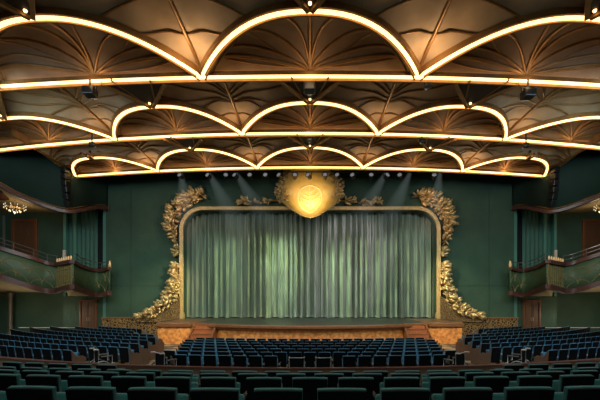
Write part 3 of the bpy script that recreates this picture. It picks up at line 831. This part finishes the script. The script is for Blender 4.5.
# the remaining far seats as one object
rest = cands[nleft:]
parts = {'back_shell': M['seatback'], 'back_cushion': M['velvetblue'], 'seat_cushion': M['velvetblue'], 'leg': M['seatmetal']}
acc = {}
for ch in KIDS(blue_proto):
    if ch.name.split('.')[0] in parts: acc[ch.name.split('.')[0]] = ([v.co.copy() for v in ch.data.vertices], [tuple(p.vertices) for p in ch.data.polygons])
V, Fc, MI = [], [], []; mats = [M['seatback'], M['velvetblue'], M['seatmetal'], M['endpanel']]
for c in rest:
    Mx = Matrix.Translation(c[:3]) @ Matrix.Rotation(c[3], 4, 'Z')
    lst = [(a, mats.index(parts[a])) for a in acc]
    for a, mi in lst:
        n = len(V); V += [tuple(Mx @ v) for v in acc[a][0]]; Fc += [tuple(i+n for i in f) for f in acc[a][1]]; MI += [mi]*len(acc[a][1])
    if c[6]:
        e = MB().prism([(-.10,0),(.42,0),(.42,.60),(.30,.68),(.02,.70),(-.12,.90),(-.16,.90)], c[6]*.315-.02, c[6]*.315+.02, 'x')
        n = len(V); V += [tuple(Mx @ Vector(v)) for v in e.v]; Fc += [tuple(i+n for i in f) for f in e.f]; MI += [3]*len(e.f)
me = bpy.data.meshes.new('far_theatre_seats'); me.from_pydata(V, [], Fc); me.update()
for m_ in mats: me.materials.append(m_)
me.polygons.foreach_set('material_index', MI)
o = bpy.data.objects.new('distant_seating', me); COL.objects.link(o)
tag(o, 'remaining small blue-topped seats in the farthest rows before the stage wall', 'seating', kind='stuff')

# balcony seats
for s, side in ((-1, 'left'), (1, 'right')):
    flr, bk = BALC[s]
    n = 0
    for idx in range(14, 50, 4):
        f, b = Vector(flr[idx]), Vector(bk[idx]); t = .16
        q = f.lerp(b, t); n += 1
        o = copy_cached(Tb)
        o.location = q; o.rotation_euler = (0, 0, s*1.0)
        tag(o, f'dark blue seat behind the {side} balcony rail, {ordl(n)} from the picture edge', 'seat', f'seats on the {side} balcony')

# ------------------------------------------------------------------ wheelchairs
def wheelchair():
    r = empty('wheelchair')
    sw = .42
    for q in (-1, 1):
        w = MB(); R = .30
        ring = [(q*.27, .02+R*math.cos(2*PI*k/28), R+R*math.sin(2*PI*k/28)) for k in range(28)]
        w.tube(ring, .018, 6, up=(1,0,0), closed=True)
        wh = w.build('wheel', M['rubber'], r, smooth=True)
        hm = MB(); hm.tube([(q*.31, .02+(R-.04)*math.cos(2*PI*k/24), R+(R-.04)*math.sin(2*PI*k/24)) for k in range(24)], .010, 5, up=(1,0,0), closed=True); hm.build('hand_rim', M['chrome'], wh, smooth=True)
        sp = MB()
        for k in range(12):
            a = 2*PI*k/12; sp.tube([(q*.27, .02, R), (q*.27, .02+(R-.01)*math.cos(a), R+(R-.01)*math.sin(a))], .005, 4, up=(1,0,0))
        sp.lathe([(.0,-.03),(.03,-.03),(.03,.03),(0,.03)], (0,0,0), 8)
        sp.build('spokes', M['chrome'], wh)
        c = MB(); c.tube([(q*.20, .46+.085*math.cos(2*PI*k/14), .085+.085*math.sin(2*PI*k/14)) for k in range(14)], .016, 5, up=(1,0,0), closed=True)
        cs = c.build('caster', M['rubber'], r, smooth=True)
        MB().tube([(q*.20,.46,.085), (q*.20,.42,.30)], .012, 5, up=(1,0,0)).build('caster_fork', M['chrome'], cs)
        a = MB(); a.box((q*.25, .17, .70), (.06, .32, .035)); a.build('armrest', M['railmetal'], r, bevel=.01)
        MB().tube([(q*.24, -.06, .92), (q*.24, -.20, .93)], .022, 6, up=(1,0,0)).build('push_handle', M['chrome'], r)
        MB().box((q*.11, .60, .12), (.16, .16, .02)).build('footrest', M['seatmetal'], r)
    f = MB()
    for q in (-1, 1):
        f.tube([(q*.24, -.06, .28), (q*.24, -.06, .92)], .014, 6, up=(1,0,0))
        f.tube([(q*.24, -.06, .44), (q*.24, .38, .46), (q*.22, .46, .36), (q*.18, .56, .14)], .014, 6, up=(1,0,0))
        f.tube([(q*.24, -.06, .30), (q*.24, .42, .30)], .014, 6, up=(1,0,0))
        f.tube([(q*.25, .32, .46), (q*.25, .32, .70), (q*.25, 0, .70)], .011, 6, up=(1,0,0))
    f.tube([(-.24, -.06, .36), (.24, .38, .36)], .010, 5); f.tube([(.24, -.06, .36), (-.24, .38, .36)], .010, 5)
    f.tube([(-.24, -.06, .90), (.24, -.06, .90)], .012, 5)
    f.build('tube_frame', M['chrome'], r, smooth=True)
    MB().box((0, .17, .47), (.44, .42, .04)).build('seat', M['rubber'], r, bevel=.01)
    MB().box((0, -.05, .70), (.46, .025, .38)).build('back_sling', M['rubber'], r, bevel=.008)
    return r
wc = wheelchair(); Tw = cache_tree(wc)
for i, (x, y, rz, lab) in enumerate([
    (-.43, 11.1, 0, 'empty wheelchair in the middle of the central block, left one of the side-by-side pair'),
    (.43, 11.1, 0, 'empty wheelchair in the middle of the central block, right one of the side-by-side pair'),
    (-4.95, 11.35, -.62, 'empty wheelchair at the left end of the central block beside the aisle'),
    (4.95, 11.35, .62, 'empty wheelchair at the right end of the central block beside the aisle'),
    (-7.55, 12.15, -.78, 'empty wheelchair with spoked wheels before the left side block'),
    (7.55, 12.15, .78, 'empty wheelchair with spoked wheels before the right side block')]):
    o = wc if i == 0 else copy_cached(Tw)
    o.scale = (1.12,)*3 if i > 1 else (1.0,)*3
    o.location = (x, y, FL); o.rotation_euler = (0, 0, rz); tag(o, lab, 'wheelchair', 'wheelchairs placed in the rows')

# ------------------------------------------------------------------ lights
def spot(loc, tgt, energy, col, size, blend=.6, soft=.25, gobo=None):
    li = bpy.data.lights.new('spot', 'SPOT'); li.energy = energy; li.color = col; li.spot_size = math.radians(size); li.spot_blend = blend; li.shadow_soft_size = soft
    o = bpy.data.objects.new('spot_lamp', li); COL.objects.link(o); o.location = loc
    o.rotation_euler = (Vector(tgt)-Vector(loc)).to_track_quat('-Z', 'Y').to_euler()
    if gobo:
        li.use_nodes = True; nt = li.node_tree; em = nt.nodes['Emission']
        tc = nt.nodes.new('ShaderNodeTexCoord'); nz = nt.nodes.new('ShaderNodeTexNoise'); nz.inputs['Scale'].default_value = gobo; nz.inputs['Detail'].default_value = 3
        rp = nt.nodes.new('ShaderNodeValToRGB'); rp.color_ramp.elements[0].position = .42; rp.color_ramp.elements[1].position = .60
        rp.color_ramp.elements[0].color = (.42,.42,.42,1); rp.color_ramp.elements[1].color = (1,1,1,1)
        nt.links.new(tc.outputs['Normal'], nz.inputs['Vector']); nt.links.new(nz.outputs['Fac'], rp.inputs['Fac']); nt.links.new(rp.outputs['Color'], em.inputs['Color'])
    return o
def area(loc, tgt, energy, col, sx, sy):  # unseen soft fill, added to lift the seats and side walls
    li = bpy.data.lights.new('area', 'AREA'); li.shape = 'RECTANGLE'; li.size = sx; li.size_y = sy; li.energy = energy; li.color = col
    o = bpy.data.objects.new('area_fill', li); COL.objects.link(o); o.location = loc
    o.rotation_euler = (Vector(tgt)-Vector(loc)).to_track_quat('-Z', 'Y').to_euler(); return o
spot((5.0, 20.0, 7.6), (-5.3, 27.3, 1.0), 7000, (.80, 1, .42), 36, gobo=14)
spot((-8, 20.5, 7.6), (.2, 27.3, 1.2), 6000, (.74, 1, .78), 40, gobo=16)
spot((-5, 20.0, 7.6), (6.0, 27.3, .6), 6300, (.78, 1, .50), 36, gobo=14)
spot((8.5, 20.0, 7.6), (3.0, 27.3, 3.2), 2600, (.95, .74, 1), 48, gobo=12)
spot((-3, 20, 7.6), (-8.4, 27.3, 2.0), 900, (.6, 1, .85), 40)
spot((3, 20, 7.6), (8.6, 27.3, 2.5), 900, (.75, .95, .85), 40)
spot((0, 14.5, 8.4), (0, 22.5, SZ), 900, (.85, .95, .85), 70)
for s in (-1, 1):
    spot((s*3.5, 20.0, 6.0), (s*10.9, 26.3, .6), 3600, (1, .78, .46), 30, .8)
    spot((s*4.0, 20.5, 8.0), (s*10.6, 26.3, 6.6), 900, (1, .66, .40), 34, .8)
    spot((s*9, 17.0, 8.0), (s*13.3, 26.4, .6), 1500, (.62, 1, .75), 46, 1)
    spot((s*4.0, 13.0, 6.8), (s*4.0, 19.2, -2.0), 1900, (1, .62, .30), 60, .8)
    spot((s*7, 13, 5.0), (s*8.3, 21.4, -2.0), 2400, (1, .70, .38), 36, .8)
    spot((s*8, 12, 7.0), (s*17.0, 23.5, 1.2), 1500, (1, .86, .62), 42, .9)  # unseen spot added to brighten the balcony front
    spot((s*10, 15, 5.5), (s*13.5, 26.0, -2.2), 900, (1, .74, .42), 30, .9)
spot((0, 20.3, 7.8), (0, 25.2, 7.4), 60, (1, .68, .28), 50, .9)
spot((0, 20.5, 3.5), (0, 25.0, 7.35), 3300, (1, .84, .48), 32, .8)
area((0, 8.5, 8.3), (0, 11.5, -2), 600, (.72, .88, 1), 22, 3)
area((0, -1.5, 6.5), (0, 4.5, -1), 260, (.70, .95, .9), 14, 3)
for s in (-1, 1):
    area((s*13, 12, 7.5), (s*20, 26, -2), 180, (.75, 1, .85), 3, 3)
    spot((s*6.6, 11.5, 7.5), (s*6.4, 13.0, FL), 700, (1, .82, .5), 30, .8)
    area((s*12, 9, 6.5), (s*14, 17, -2), 700, (.60, .82, 1), 6, 3)
    for x in (19.5, 22.5):
        li = bpy.data.lights.new('soffit_fill', 'POINT'); li.energy = 60; li.color = (1,.85,.6); li.shadow_soft_size = .4  # unseen fill added under the balcony to brighten its cream soffit
        o = bpy.data.objects.new('soffit_fill', li); COL.objects.link(o); o.location = (s*x, 25.0, -1.2)
# faint haze cones under the stage lights
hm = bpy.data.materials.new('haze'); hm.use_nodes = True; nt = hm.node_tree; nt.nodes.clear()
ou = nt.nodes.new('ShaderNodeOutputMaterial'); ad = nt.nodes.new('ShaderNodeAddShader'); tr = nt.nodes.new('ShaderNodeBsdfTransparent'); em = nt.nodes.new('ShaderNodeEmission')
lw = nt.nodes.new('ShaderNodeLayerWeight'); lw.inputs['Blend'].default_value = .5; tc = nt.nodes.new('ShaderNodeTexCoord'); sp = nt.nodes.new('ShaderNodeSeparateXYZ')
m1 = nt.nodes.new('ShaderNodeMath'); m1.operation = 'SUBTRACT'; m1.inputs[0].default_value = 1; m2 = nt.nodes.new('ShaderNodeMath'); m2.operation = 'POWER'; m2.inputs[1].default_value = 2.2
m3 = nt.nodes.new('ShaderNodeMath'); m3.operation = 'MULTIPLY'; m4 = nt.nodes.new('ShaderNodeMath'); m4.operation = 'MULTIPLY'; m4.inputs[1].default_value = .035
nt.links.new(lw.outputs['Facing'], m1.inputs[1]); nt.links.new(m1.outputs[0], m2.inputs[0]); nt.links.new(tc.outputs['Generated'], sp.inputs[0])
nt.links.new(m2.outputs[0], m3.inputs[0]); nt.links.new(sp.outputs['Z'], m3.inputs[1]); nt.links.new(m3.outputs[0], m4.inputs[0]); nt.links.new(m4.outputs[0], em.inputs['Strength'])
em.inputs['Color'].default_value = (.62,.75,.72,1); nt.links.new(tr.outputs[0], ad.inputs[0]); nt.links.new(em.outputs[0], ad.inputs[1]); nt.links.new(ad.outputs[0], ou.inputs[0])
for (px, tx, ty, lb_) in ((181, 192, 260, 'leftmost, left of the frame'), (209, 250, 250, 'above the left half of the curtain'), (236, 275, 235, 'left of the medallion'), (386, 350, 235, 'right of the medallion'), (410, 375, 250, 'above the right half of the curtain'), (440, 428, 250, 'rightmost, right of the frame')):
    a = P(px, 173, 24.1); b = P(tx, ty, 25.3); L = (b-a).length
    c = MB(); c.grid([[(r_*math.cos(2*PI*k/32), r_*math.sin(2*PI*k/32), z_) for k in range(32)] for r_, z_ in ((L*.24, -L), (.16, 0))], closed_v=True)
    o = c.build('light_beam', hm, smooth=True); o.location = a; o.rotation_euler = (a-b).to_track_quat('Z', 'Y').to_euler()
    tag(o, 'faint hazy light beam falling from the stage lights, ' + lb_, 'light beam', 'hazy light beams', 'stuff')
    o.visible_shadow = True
w = bpy.data.worlds.new('world'); S.world = w; w.use_nodes = True
w.node_tree.nodes['Background'].inputs[0].default_value = (.01,.012,.012,1); w.node_tree.nodes['Background'].inputs[1].default_value = .3

# ------------------------------------------------------------------ camera, lift, view
cd = bpy.data.cameras.new('camera'); cam = bpy.data.objects.new('camera', cd); COL.objects.link(cam)
cd.sensor_width = 36; cd.lens = F/600*36; cd.shift_x = -(CX-300)/600; cd.shift_y = (HY-200)/600
cam.location = (0, 0, 0); cam.rotation_euler = (PI/2, 0, 0); S.camera = cam; cd.clip_end = 200
bpy.context.view_layer.update()
for o in bpy.data.objects:
    if o.parent is None: o.location.z += LIFT
S.view_settings.view_transform = 'Standard'; S.view_settings.look = 'None'; S.view_settings.exposure = 0
try: S.cycles.use_denoising = True
except Exception: pass
